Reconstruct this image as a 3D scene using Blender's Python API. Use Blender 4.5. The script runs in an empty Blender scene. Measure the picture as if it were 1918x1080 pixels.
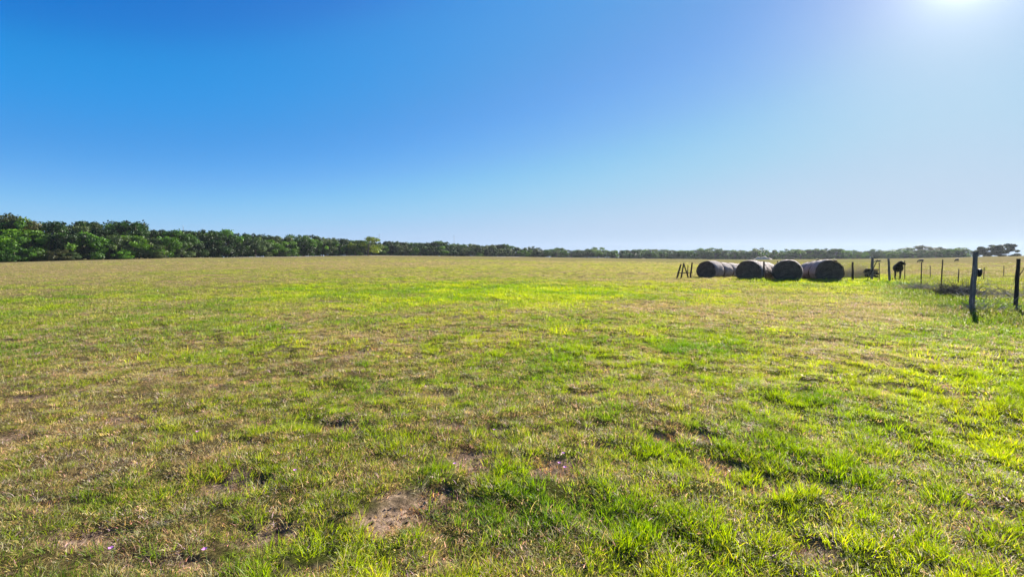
import bpy, bmesh, math, random
import numpy as np
from mathutils import Vector, Matrix

R = math.radians
rng = np.random.default_rng(7)
random.seed(7)
SC = bpy.context.scene
COL = SC.collection

# ------------------------------------------------------------------ camera
F, CX, CY, HZ, CH = 879.0, 959.0, 540.0, 478.0, 1.6
PITCH = math.atan((CY - HZ) / F)
cp, sp = math.cos(PITCH), math.sin(PITCH)
cam = bpy.data.cameras.new('camera')
cam.sensor_width = 36
cam.lens = 36 * F / 1918
cam.clip_start, cam.clip_end = 0.05, 6000
camo = bpy.data.objects.new('camera', cam)
COL.objects.link(camo)
camo.location = (0, 0, CH)
camo.rotation_euler = (math.pi / 2 - PITCH, 0, 0)
SC.camera = camo

# ------------------------------------------------------------------ noise
def _hash(ix, iy, s):
    h = (ix.astype(np.int64) * 374761393 + iy.astype(np.int64) * 668265263 + s * 1442695041) & 0xffffffff
    h = ((h ^ (h >> 13)) * 1274126177) & 0xffffffff
    h = h ^ (h >> 16)
    return (h & 0xffff) / 65535.0

def vnoise(x, y, s=0):
    ix, iy = np.floor(x), np.floor(y)
    fx, fy = x - ix, y - iy
    fx = fx * fx * fx * (fx * (fx * 6 - 15) + 10)
    fy = fy * fy * fy * (fy * (fy * 6 - 15) + 10)
    a, b = _hash(ix, iy, s), _hash(ix + 1, iy, s)
    c, d = _hash(ix, iy + 1, s), _hash(ix + 1, iy + 1, s)
    return (a + (b - a) * fx) * (1 - fy) + (c + (d - c) * fx) * fy      # 0..1

def fbm(x, y, s=0, o=4):
    t, a, n = 0, 1.0, 0
    for k in range(o):
        # rotate each octave to hide the lattice
        c_, s_ = math.cos(k * 1.1 + .4), math.sin(k * 1.1 + .4)
        t = t + a * (vnoise((x * c_ - y * s_) * 2 ** k + 17.3 * k, (x * s_ + y * c_) * 2 ** k, s + k) - .5)
        n += a
        a *= .55
    return t / n * 2                                                    # about -1..1

# ------------------------------------------------------------------ terrain
LP = np.array([[-300, 110, 494], [0, 120, 490.5], [150, 130, 486.8], [320, 150, 483.2], [500, 190, 480.8], [690, 238, 478.4],
               [900, 280, 480], [1050, 320, 482], [1200, 350, 484.3], [1400, 350, 486], [1600, 340, 484.6], [1700, 320, 483.8],
               [1800, 300, 482], [1850, 262, 480], [1918, 245, 478.8], [2300, 240, 478.8]], float)
def line_at(px):
    Z = np.interp(px, LP[:, 0], LP[:, 1]); by = np.interp(px, LP[:, 0], LP[:, 2])
    return Z, CH - Z * (by - HZ) / F

def terrain(x, y, lumps=True):
    x, y = np.asarray(x, float), np.asarray(y, float)
    ys = np.maximum(y, 1.0)
    px = np.clip(CX + F * x / ys, -300, 2300)
    Zl, L = line_at(px)
    t = (y - 36) / (Zl - 36)
    z = np.where(t <= 0, 0, np.where(t < 1, t * L, L - (y - Zl) * .004))
    # the ground falls a little behind the first bales
    z = z - .10 * np.exp(-(((x - 18) / 6) ** 2 + ((y - 37) / 3.5) ** 2))
    z = z + .05 * np.exp(-(((x - 15) / 4.5) ** 2 + ((y - 14) / 3.) ** 2))
    if lumps:
        d = np.sqrt(x * x + y * y)
        fade = np.clip(1.2 - d / 30, .15, 1)
        z = z + fade * (.042 * fbm(x * .8, y * .8, 3, 3) + .036 * fbm(x * 3.1, y * 3.1, 9, 4))
        z = z + np.clip(1.2 - d / 12, 0, 1) * .014 * fbm(x * 7, y * 7, 21, 4)
        z = z + np.clip(d / 60, 0, 1) * .12 * fbm(x * .05, y * .05, 5, 2)
        z = z - .036 * soil(x, y) * fade
    return z

def project(x, y, z=0.0):
    dz = z - CH
    fwd = y * cp - dz * sp
    up = y * sp + dz * cp
    fwd = np.maximum(fwd, .3)
    return CX + F * x / fwd, CY - F * up / fwd

GX = np.array([0, 320, 640, 960, 1280, 1600, 1918], float)
GY = np.array([484, 500, 515, 530, 545, 570, 600, 650, 700, 760, 820, 900, 1000, 1080], float)
GV = np.array([
    [.20, .22, .20, .25, .30, .30, .12],
    [.18, .19, .20, .22, .24, .26, .14],
    [.20, .24, .28, .32, .28, .36, .26],
    [.24, .32, .48, .60, .40, .75, .45],
    [.30, .38, .62, .98, .62, .45, .45],
    [.33, .42, .52, .58, .22, .20, .50],
    [.36, .46, .46, .58, .42, .34, .68],
    [.36, .42, .48, .66, .80, .60, .72],
    [.30, .42, .50, .74, .86, .80, .72],
    [.20, .52, .55, .62, .74, .96, .90],
    [.22, .50, .58, .60, .55, .98, .96],
    [.46, .50, .68, .66, .50, .80, .86],
    [.44, .46, .76, .64, .78, .70, .66],
    [.48, .54, .92, .72, .88, .80, .66]])
def green(x, y):
    px, py = project(x, y)
    lift = .09 * np.clip(1 - px / 900, 0, 1) * np.clip((py - 520) / 80, 0, 1)
    px = np.clip(px, 0, 1918); py = np.clip(py, GY[0], GY[-1])
    i = np.clip(np.searchsorted(GX, px) - 1, 0, len(GX) - 2); j = np.clip(np.searchsorted(GY, py) - 1, 0, len(GY) - 2)
    u = (px - GX[i]) / (GX[i + 1] - GX[i]); v = (py - GY[j]) / (GY[j + 1] - GY[j])
    u = u * u * (3 - 2 * u)
    g = (GV[j, i] * (1 - u) + GV[j, i + 1] * u) * (1 - v) + (GV[j + 1, i] * (1 - u) + GV[j + 1, i + 1] * u) * v
    d = np.sqrt(x * x + y * y)
    g = g + .42 * fbm(x * .55, y * .55, 31, 4) * np.clip(1.25 - d / 60, .4, 1) + .30 * fbm(x * 2.2, y * 2.2, 41, 3) * np.clip(1.2 - d / 25, .1, 1)
    g = g + lift + .25 * fbm(x * .07, y * .07, 51, 3) * np.clip(d / 40, 0, 1)
    return np.clip(g, 0, 1)

SB = [(790, 965, 105, 48, 1.), (890, 862, 48, 26, .9), (190, 1005, 110, 38, 1.), (420, 908, 55, 22, .9), (115, 948, 70, 14, .8), (1050, 880, 55, 20, .8),
      (1450, 905, 75, 20, .9), (1360, 868, 60, 30, .7), (1490, 1035, 95, 28, .8), (1830, 955, 90, 25, .9), (630, 800, 60, 10, .7),
      (310, 1060, 90, 20, .6), (230, 790, 60, 14, .6), (1560, 905, 40, 14, .9), (1250, 810, 45, 15, .6), (960, 950, 35, 25, .8), (800, 1060, 60, 40, .6),
      (770, 740, 80, 12, .45), (480, 655, 90, 7, .4), (860, 800, 40, 8, .6), (1060, 765, 40, 8, .5), (1150, 1000, 30, 16, .6), (1700, 870, 40, 10, .5)]
def soil(x, y):
    px, py = project(x, y)
    s = np.zeros_like(px)
    nn = fbm(x * 3.3, y * 3.3, 77, 4)
    for a, b, rx, ry, v in SB:
        q = ((px - a) / rx) ** 2 + ((py - b) / ry) ** 2
        s = np.maximum(s, v * np.clip(1.25 - q + nn * 1.6, 0, 1))
    s = np.where(y < .5, 0, s)
    m = np.clip((fbm(x * 2.3, y * 2.3, 91, 4) - .34) * 6, 0, 1) * .75
    return np.clip(np.maximum(s, m), 0, 1)

def at(px, py):
    d = Vector(((px - CX) / F, cp + sp * (CY - py) / F, -sp + cp * (CY - py) / F))
    Y, step = 1.0, 1.01
    prev = Y
    while Y < 900:
        k = Y / d.y
        if CH + d.z * k < float(terrain(d.x * k, Y, False)):
            break
        prev = Y
        Y *= step
    Y = (Y + prev) / 2
    k = Y / d.y
    x = d.x * k
    return Vector((x, Y, float(terrain(x, Y))))

def on_ground(px, Z):
    x = (px - CX) / F * Z
    return Vector((x, Z, float(terrain(x, Z))))

# ------------------------------------------------------------------ materials
def mat(name):
    m = bpy.data.materials.new(name)
    m.use_nodes = True
    nt = m.node_tree
    nt.nodes.clear()
    out = nt.nodes.new('ShaderNodeOutputMaterial')
    return m, nt, out

def N(nt, t, **kw):
    n = nt.nodes.new(t)
    for k, v in kw.items():
        if k in n.inputs.keys():
            n.inputs[k].default_value = v
        else:
            setattr(n, k, v)
    return n

def ramp(nt, stops):
    r = nt.nodes.new('ShaderNodeValToRGB')
    e = r.color_ramp.elements
    while len(e) > 1:
        e.remove(e[-1])
    for i, (p, c) in enumerate(stops):
        q = e[0] if i == 0 else e.new(p)
        q.position = p
        q.color = (*c, 1)
    return r

def simple(name, stops, scale=6.0, rough=.9, bump=.3, stretch=(1, 1, 1), detail=6):
    m, nt, out = mat(name)
    tc = N(nt, 'ShaderNodeTexCoord'); mp = N(nt, 'ShaderNodeMapping'); mp.inputs['Scale'].default_value = stretch
    nz = N(nt, 'ShaderNodeTexNoise'); nz.inputs['Scale'].default_value = scale; nz.inputs['Detail'].default_value = detail
    nz.inputs['Roughness'].default_value = .65
    r = ramp(nt, stops)
    b = N(nt, 'ShaderNodeBsdfPrincipled'); b.inputs['Roughness'].default_value = rough
    b.inputs['Specular IOR Level'].default_value = .25
    bp = N(nt, 'ShaderNodeBump'); bp.inputs['Strength'].default_value = bump; bp.inputs['Distance'].default_value = .02
    L = nt.links.new
    L(tc.outputs['Object'], mp.inputs[0]); L(mp.outputs[0], nz.inputs[0]); L(nz.outputs['Fac'], r.inputs[0])
    L(r.outputs[0], b.inputs['Base Color']); L(nz.outputs['Fac'], bp.inputs['Height']); L(bp.outputs[0], b.inputs['Normal'])
    L(b.outputs[0], out.inputs[0])
    return m

M = {}
M['wood'] = simple('weathered_wood', [(.3, (.06, .053, .048)), (.5, (.145, .13, .12)), (.7, (.29, .27, .25))], 7, .9, .6, (4, 4, .5))
M['dark_wood'] = simple('dark_wood', [(.3, (.018, .014, .012)), (.7, (.07, .055, .045))], 7, .9, .6, (4, 4, .5))
M['steel'] = simple('painted_steel_post', [(.35, (.03, .035, .03)), (.6, (.07, .045, .03)), (.75, (.12, .06, .035))], 12, .6, .1)
M['wire'] = simple('galvanised_wire', [(.3, (.08, .07, .06)), (.7, (.18, .16, .14))], 20, .9, 0)
M['twig'] = simple('dead_twigs', [(.3, (.22, .175, .14)), (.7, (.50, .43, .36))], 3, .9, .1)
M['dark_twig'] = simple('dark_brush', [(.3, (.035, .028, .022)), (.7, (.14, .11, .085))], 3, .9, .1)
M['hide'] = simple('black_hide', [(.3, (.005, .0045, .0045)), (.7, (.014, .012, .011))], 9, .75, .15)
M['brown_hide'] = simple('brown_hide', [(.3, (.05, .025, .015)), (.7, (.11, .055, .03))], 9, .6, .15)
M['plastic'] = simple('black_plastic', [(.3, (.01, .01, .01)), (.7, (.03, .03, .03))], 9, .4, .05)
M['bark'] = simple('bark', [(.3, (.05, .04, .032)), (.7, (.16, .135, .11))], 4, .95, .6, (3, 3, .6))
M['mast'] = simple('mast_steel', [(.3, (.30, .30, .31)), (.7, (.45, .45, .46))], 4, .5, 0)
M['petal'] = simple('petal', [(.3, (.50, .16, .50)), (.7, (.68, .32, .66))], 40, .7, 0)
M['stem'] = simple('flower_stem', [(.3, (.07, .12, .03)), (.7, (.12, .18, .05))], 40, .7, 0)
M['dirt'] = simple('pale_dirt', [(.3, (.30, .24, .17)), (.5, (.40, .33, .24)), (.7, (.48, .41, .31))], 1.3, .95, .5)

def leafmat(name, transl=.28):
    m, nt, out = mat(name)
    L = nt.links.new
    oi = N(nt, 'ShaderNodeObjectInfo')
    at_ = N(nt, 'ShaderNodeAttribute'); at_.attribute_name = 'leaf_tone'
    mx = N(nt, 'ShaderNodeMix', data_type='RGBA', blend_type='MULTIPLY'); mx.inputs[0].default_value = 1
    r = ramp(nt, [(0, (.35, .42, .30)), (.4, (.75, .85, .65)), (.75, (1.25, 1.3, .9)), (1, (1.6, 1.65, 1.0))])
    L(at_.outputs['Fac'], r.inputs[0])
    L(oi.outputs['Color'], mx.inputs[6]); L(r.outputs[0], mx.inputs[7])
    d = N(nt, 'ShaderNodeBsdfPrincipled'); d.inputs['Roughness'].default_value = .55; d.inputs['Specular IOR Level'].default_value = .3
    t = N(nt, 'ShaderNodeBsdfTranslucent')
    g = N(nt, 'ShaderNodeHueSaturation'); g.inputs['Value'].default_value = 1.5; g.inputs['Saturation'].default_value = 1.15; g.inputs['Hue'].default_value = .485
    ms = N(nt, 'ShaderNodeMixShader'); ms.inputs[0].default_value = transl
    L(mx.outputs[2], d.inputs['Base Color']); L(mx.outputs[2], g.inputs['Color']); L(g.outputs[0], t.inputs['Color'])
    L(d.outputs[0], ms.inputs[1]); L(t.outputs[0], ms.inputs[2]); L(ms.outputs[0], out.inputs[0])
    return m
M['leaf'] = leafmat('foliage')

def grassmat():
    m, nt, out = mat('grass_blades')
    L = nt.links.new
    c = N(nt, 'ShaderNodeAttribute', attribute_type='INSTANCER', attribute_name='tint')
    b = N(nt, 'ShaderNodeAttribute', attribute_name='blade_tone')
    r = ramp(nt, [(0, (.55, .55, .5)), (.5, (.95, .95, .9)), (.82, (1.2, 1.1, 1.0)), (.9, (1.5, 1.05, 1.9)), (1, (1.8, 1.25, 2.6))])
    L(b.outputs['Fac'], r.inputs[0])
    mx = N(nt, 'ShaderNodeMix', data_type='RGBA', blend_type='MULTIPLY'); mx.inputs[0].default_value = 1
    L(c.outputs['Color'], mx.inputs[6]); L(r.outputs[0], mx.inputs[7])
    d = N(nt, 'ShaderNodeBsdfPrincipled'); d.inputs['Roughness'].default_value = .5; d.inputs['Specular IOR Level'].default_value = .25
    t = N(nt, 'ShaderNodeBsdfTranslucent')
    g = N(nt, 'ShaderNodeHueSaturation'); g.inputs['Value'].default_value = 1.35; g.inputs['Saturation'].default_value = 1.1; g.inputs['Hue'].default_value = .492
    ms = N(nt, 'ShaderNodeMixShader'); ms.inputs[0].default_value = .5
    L(mx.outputs[2], d.inputs['Base Color']); L(mx.outputs[2], g.inputs['Color']); L(g.outputs[0], t.inputs['Color'])
    L(d.outputs[0], ms.inputs[1]); L(t.outputs[0], ms.inputs[2]); L(ms.outputs[0], out.inputs[0])
    return m
M['grass'] = grassmat()

def groundmat():
    m, nt, out = mat('pasture_ground')
    L = nt.links.new
    a = N(nt, 'ShaderNodeAttribute', attribute_name='greenness')
    s = N(nt, 'ShaderNodeAttribute', attribute_name='bare_soil')
    fr = N(nt, 'ShaderNodeAttribute', attribute_name='farness')
    tc = N(nt, 'ShaderNodeTexCoord')
    def noise(sc, det=5, ro=.6):
        n = N(nt, 'ShaderNodeTexNoise'); n.inputs['Scale'].default_value = sc; n.inputs['Detail'].default_value = det; n.inputs['Roughness'].default_value = ro
        L(tc.outputs['Object'], n.inputs[0]); return n
    n1, n2, n3 = noise(14, 9, .8), noise(55, 4, .7), noise(1.1, 8, .75)
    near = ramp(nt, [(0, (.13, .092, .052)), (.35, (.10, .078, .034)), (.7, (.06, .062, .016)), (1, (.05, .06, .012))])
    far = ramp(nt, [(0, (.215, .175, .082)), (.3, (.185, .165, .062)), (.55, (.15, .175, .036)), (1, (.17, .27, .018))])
    ad = N(nt, 'ShaderNodeMath', operation='MULTIPLY_ADD'); ad.inputs[1].default_value = .5; 
    L(n3.outputs['Fac'], ad.inputs[0]); L(a.outputs['Fac'], ad.inputs[2])
    ad2 = N(nt, 'ShaderNodeMath', operation='ADD'); ad2.inputs[1].default_value = -.25
    L(ad.outputs[0], ad2.inputs[0])
    L(ad2.outputs[0], near.inputs[0]); L(ad2.outputs[0], far.inputs[0])
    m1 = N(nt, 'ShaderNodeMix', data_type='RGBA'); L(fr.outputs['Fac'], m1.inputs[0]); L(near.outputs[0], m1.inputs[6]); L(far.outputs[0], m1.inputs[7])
    so = ramp(nt, [(.30, (.05, .033, .024)), (.42, (.15, .10, .07)), (.50, (.27, .185, .13)), (.62, (.42, .30, .22))])
    L(n1.outputs['Fac'], so.inputs[0])
    m2 = N(nt, 'ShaderNodeMix', data_type='RGBA'); L(s.outputs['Fac'], m2.inputs[0]); L(m1.outputs[2], m2.inputs[6]); L(so.outputs[0], m2.inputs[7])
    va = N(nt, 'ShaderNodeMapRange'); va.inputs['From Min'].default_value = .3; va.inputs['From Max'].default_value = .7; va.inputs['To Min'].default_value = .45; va.inputs['To Max'].default_value = 1.55
    L(n2.outputs['Fac'], va.inputs[0])
    m3 = N(nt, 'ShaderNodeMix', data_type='RGBA', blend_type='MULTIPLY'); m3.inputs[0].default_value = 1
    cb = N(nt, 'ShaderNodeCombineColor'); [L(va.outputs[0], cb.inputs[k]) for k in range(3)]
    L(m2.outputs[2], m3.inputs[6]); L(cb.outputs[0], m3.inputs[7])
    b = N(nt, 'ShaderNodeBsdfPrincipled'); b.inputs['Roughness'].default_value = 1; b.inputs['Specular IOR Level'].default_value = 0
    bp = N(nt, 'ShaderNodeBump'); bp.inputs['Strength'].default_value = .9; bp.inputs['Distance'].default_value = .03
    L(n1.outputs['Fac'], bp.inputs['Height'])
    L(m3.outputs[2], b.inputs['Base Color']); L(bp.outputs[0], b.inputs['Normal']); L(b.outputs[0], out.inputs[0])
    return m
M['ground'] = groundmat()

def haymat(name, rings):
    m, nt, out = mat(name)
    L = nt.links.new
    tc = N(nt, 'ShaderNodeTexCoord')
    n = N(nt, 'ShaderNodeTexNoise'); n.inputs['Scale'].default_value = 5; n.inputs['Detail'].default_value = 9; n.inputs['Roughness'].default_value = .75
    mp = N(nt, 'ShaderNodeMapping'); mp.inputs['Scale'].default_value = (1, 6, 1) if not rings else (1, 1, 1)
    L(tc.outputs['Object'], mp.inputs[0]); L(mp.outputs[0], n.inputs[0])
    if rings:
        w = N(nt, 'ShaderNodeTexWave', wave_type='RINGS', rings_direction='Y'); w.inputs['Scale'].default_value = 5; w.inputs['Distortion'].default_value = 3
        w.inputs['Detail'].default_value = 4
        m2 = N(nt, 'ShaderNodeMapping'); m2.inputs['Location'].default_value = (0, 0, -.58)
        L(tc.outputs['Object'], m2.inputs[0]); L(m2.outputs[0], w.inputs[0])
        mx = N(nt, 'ShaderNodeMath', operation='MULTIPLY_ADD'); mx.inputs[1].default_value = .25; L(w.outputs['Fac'], mx.inputs[0]); L(n.outputs['Fac'], mx.inputs[2])
        r = ramp(nt, [(.35, (.04, .026, .018)), (.6, (.13, .08, .055)), (.85, (.30, .20, .14))]); L(mx.outputs[0], r.inputs[0]); h = mx
    else:
        r = ramp(nt, [(.30, (.10, .075, .065)), (.45, (.27, .215, .19)), (.62, (.48, .41, .37))]); L(n.outputs['Fac'], r.inputs[0]); h = n
    b = N(nt, 'ShaderNodeBsdfPrincipled'); b.inputs['Roughness'].default_value = .85; b.inputs['Specular IOR Level'].default_value = .2
    bp = N(nt, 'ShaderNodeBump'); bp.inputs['Strength'].default_value = .8; bp.inputs['Distance'].default_value = .03
    L(h.outputs[0], bp.inputs['Height']); L(r.outputs[0], b.inputs['Base Color']); L(bp.outputs[0], b.inputs['Normal']); L(b.outputs[0], out.inputs[0])
    return m
M['hay_end'] = haymat('rotting_hay_end', True)
M['hay_side'] = haymat('weathered_hay_side', False)

# ------------------------------------------------------------------ object helpers
def tag(o, label=None, cat=None, group=None, kind=None):
    if label: o['label'] = label
    if cat: o['category'] = cat
    if group: o['group'] = group
    if kind: o['kind'] = kind
    return o

def empty(name, loc, rz=0):
    o = bpy.data.objects.new(name, None)
    COL.objects.link(o)
    o.location = loc
    o.rotation_euler = (0, 0, rz)
    o.empty_display_size = .2
    return o

def link(name, me, material=None, parent=None, loc=(0, 0, 0)):
    o = bpy.data.objects.new(name, me)
    COL.objects.link(o)
    if material and not me.materials: me.materials.append(material)
    o.location = loc
    if parent: o.parent = parent
    return o

def pymesh(name, V, Fc, smooth=False):
    me = bpy.data.meshes.new(name)
    me.from_pydata([tuple(v) for v in V], [], Fc)
    if smooth:
        me.polygons.foreach_set('use_smooth', [True] * len(me.polygons))
    me.update()
    return me

def npmesh(name, V, Fc, smooth=False):
    """V (n,3) array, Fc (m,k) array of equal-sided faces"""
    me = bpy.data.meshes.new(name)
    V = np.asarray(V, np.float32); Fc = np.asarray(Fc, np.int32)
    me.vertices.add(len(V)); me.vertices.foreach_set('co', V.ravel())
    k = Fc.shape[1]
    me.loops.add(Fc.size); me.loops.foreach_set('vertex_index', Fc.ravel())
    me.polygons.add(len(Fc)); me.polygons.foreach_set('loop_start', np.arange(0, Fc.size, k, dtype=np.int32))
    me.update(calc_edges=True)
    if smooth: me.polygons.foreach_set('use_smooth', np.ones(len(Fc), bool))
    me.validate()
    return me

class MB:
    def __init__(s): s.V, s.F = [], []
    def tube(s, pts, rad, n=6, cap=True, rough=0, r0=0):
        pts = [Vector(p) for p in pts]
        if not hasattr(rad, '__len__'): rad = [rad] * len(pts)
        b = len(s.V)
        for i, p in enumerate(pts):
            d = (pts[min(i + 1, len(pts) - 1)] - pts[max(i - 1, 0)]).normalized()
            u = d.orthogonal().normalized() if abs(d.z) < .9 else Vector((1, 0, 0)).cross(d).normalized()
            w = d.cross(u)
            for k in range(n):
                a = 2 * math.pi * k / n + r0
                rr = rad[i] * (1 + (random.random() - .5) * rough)
                s.V.append(p + u * math.cos(a) * rr + w * math.sin(a) * rr)
        for i in range(len(pts) - 1):
            for k in range(n):
                q = b + i * n
                s.F.append((q + k, q + (k + 1) % n, q + n + (k + 1) % n, q + n + k))
        if cap:
            s.F.append(tuple(b + k for k in range(n))[::-1]); e = b + (len(pts) - 1) * n
            s.F.append(tuple(e + k for k in range(n)))
    def box(s, c, sx, sy, sz, rot=None):
        b = len(s.V); c = Vector(c)
        for x in (-1, 1):
            for y in (-1, 1):
                for z in (-1, 1):
                    v = Vector((x * sx / 2, y * sy / 2, z * sz / 2))
                    if rot: v = rot @ v
                    s.V.append(c + v)
        for f in ((0, 1, 3, 2), (4, 6, 7, 5), (0, 4, 5, 1), (2, 3, 7, 6), (0, 2, 6, 4), (1, 5, 7, 3)):
            s.F.append(tuple(b + k for k in f))
    def build(s, name, material, parent=None, loc=(0, 0, 0), smooth=False):
        return link(name, pymesh(name, s.V, s.F, smooth), material, parent, loc)

# ------------------------------------------------------------------ ground
az = np.concatenate([np.arange(-180, -64, 4.), np.arange(-62, 62.01, .20), np.arange(66, 180, 4.)])
rad = np.concatenate([[.0], np.geomspace(.35, 1.9, 12)[:-1], np.geomspace(1.9, 30, 400)[:-1], np.geomspace(30, 1000, 170)])
A, RR = np.meshgrid(R(1) * az, rad)
gx, gy = RR * np.sin(A), RR * np.cos(A)
gz = terrain(gx, gy)
na, nr = len(az), len(rad)
idx = np.arange(nr * na).reshape(nr, na)
nxt = np.roll(idx, -1, axis=1)
fc = np.stack([idx[:-1], nxt[:-1], nxt[1:], idx[1:]], -1).reshape(-1, 4)
gm = npmesh('field', np.stack([gx, gy, gz], -1).reshape(-1, 3), fc[:, ::-1], True)
dd = np.sqrt(gx ** 2 + gy ** 2).ravel()
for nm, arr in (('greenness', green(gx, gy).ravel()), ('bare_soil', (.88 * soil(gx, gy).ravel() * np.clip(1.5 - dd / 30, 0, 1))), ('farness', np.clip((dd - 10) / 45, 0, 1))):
    a_ = gm.attributes.new(nm, 'FLOAT', 'POINT')
    a_.data.foreach_set('value', arr.astype(np.float32))
ground = link('field', gm, M['ground'])
tag(ground, 'broad grazed pasture with green and tan patches and bare soil', kind='structure')

# pale track of bare earth along the foot of the tree line
tv, tf = [], []
pxs = np.arange(430, 1420, 6)
for i, p in enumerate(pxs):
    Zl = float(line_at(p)[0])
    for w in (-9 + 1.5 * math.sin(p * .05), 1.5):
        Z = Zl + w
        x = (p - CX) / F * Z
        tv.append((x, Z, float(terrain(x, Z)) + .05))
    if i: b = 2 * i; tf.append((b - 2, b, b + 1, b - 1))
tk = link('dirt_track', pymesh('dirt_track', tv, tf, True), M['dirt'])
tag(tk, 'pale strip of bare earth along the foot of the distant trees', kind='structure')

# ------------------------------------------------------------------ grass
TUFTS = bpy.data.collections.new('tuft_shapes')
def blades(n, spread, h0, h1, w, lean, curl, flat=0.0):
    V, Fc, T = [], [], []
    for _ in range(n):
        a = rng.uniform(0, 2 * math.pi); r = spread * math.sqrt(rng.uniform()); b = np.array([r * math.cos(a), r * math.sin(a), -.012])
        h = rng.uniform(h0, h1)
        out_a = a + rng.normal(0, .9)
        le = max(0, rng.normal(lean, lean * .45)) if rng.uniform() > flat else rng.uniform(.9, 1.45)
        dr = np.array([math.cos(out_a), math.sin(out_a), 0.])
        fa = rng.uniform(0, math.pi)
        wv = np.array([math.cos(fa), math.sin(fa), 0.]) * w * rng.uniform(.6, 1.3) / 2
        p, ang, s0 = b, le * .6, len(V)
        seg = h / 3
        V += [p - wv, p + wv]
        for k, ww in enumerate((.95, .65)):
            p = p + seg * (dr * math.sin(ang) + np.array([0, 0, math.cos(ang)])); ang += le * curl
            V += [p - wv * ww, p + wv * ww]
        p = p + seg * (dr * math.sin(ang) + np.array([0, 0, math.cos(ang)]))
        V += [p, p + wv * .02]
        t = rng.uniform() ** 1.15
        for q in range(3):
            i = s0 + 2 * q
            Fc.append((i, i + 1, i + 3, i + 2))
        T += [t] * 8
    return np.array(V), np.array(Fc), np.array(T)

tuft_kinds = []
def tuft(kind, n, *a, **k):
    V, Fc, T = blades(n, *a, **k)
    name = 'tuft_%03d' % len(tuft_kinds)
    me = npmesh(name, V, Fc)
    at_ = me.attributes.new('blade_tone', 'FLOAT', 'POINT'); at_.data.foreach_set('value', T.astype(np.float32))
    me.materials.append(M['grass'])
    o = bpy.data.objects.new(name, me)
    TUFTS.objects.link(o)
    tuft_kinds.append(kind)
for _ in range(6): tuft('lush', 40, .068, .022, .065, .0032, .6, .8)
for _ in range(4): tuft('tall', 32, .055, .04, .10, .0036, .45, .7)
for _ in range(6): tuft('short', 40, .075, .015, .045, .0032, .8, .9)
for _ in range(5): tuft('straw', 34, .08, .03, .08, .0024, 1.0, .5, flat=.6)
for _ in range(5): tuft('litter', 40, .09, .015, .055, .0034, 1.3, .3, flat=.9)
for _ in range(4): tuft('weed', 16, .035, .02, .045, .011, 1.0, .7)
for _ in range(6): tuft('far', 70, .22, .03, .085, .010, .65, .8)
for _ in range(3): tuft('stalk', 4, .05, .12, .26, .0020, .6, .4, flat=.4)
for _ in range(7): tuft('mat', 60, .105, .015, .045, .0034, 1.2, .35, flat=.8)
KI = {k: [i for i, q in enumerate(tuft_kinds) if q == k] for k in set(tuft_kinds)}

def sample(r0, r1, dens, half=60):
    """points in a ring sector, dens(r) per square metre"""
    out = []
    edges = np.geomspace(r0, r1, 40)
    for a, b in zip(edges[:-1], edges[1:]):
        area = R(half) * (b * b - a * a)
        n = int(area * dens((a + b) / 2))
        r = np.sqrt(rng.uniform(a * a, b * b, n)); t = rng.uniform(-R(half), R(half), n)
        out.append(np.stack([r * np.sin(t), r * np.cos(t)], -1))
    return np.concatenate(out)

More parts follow.
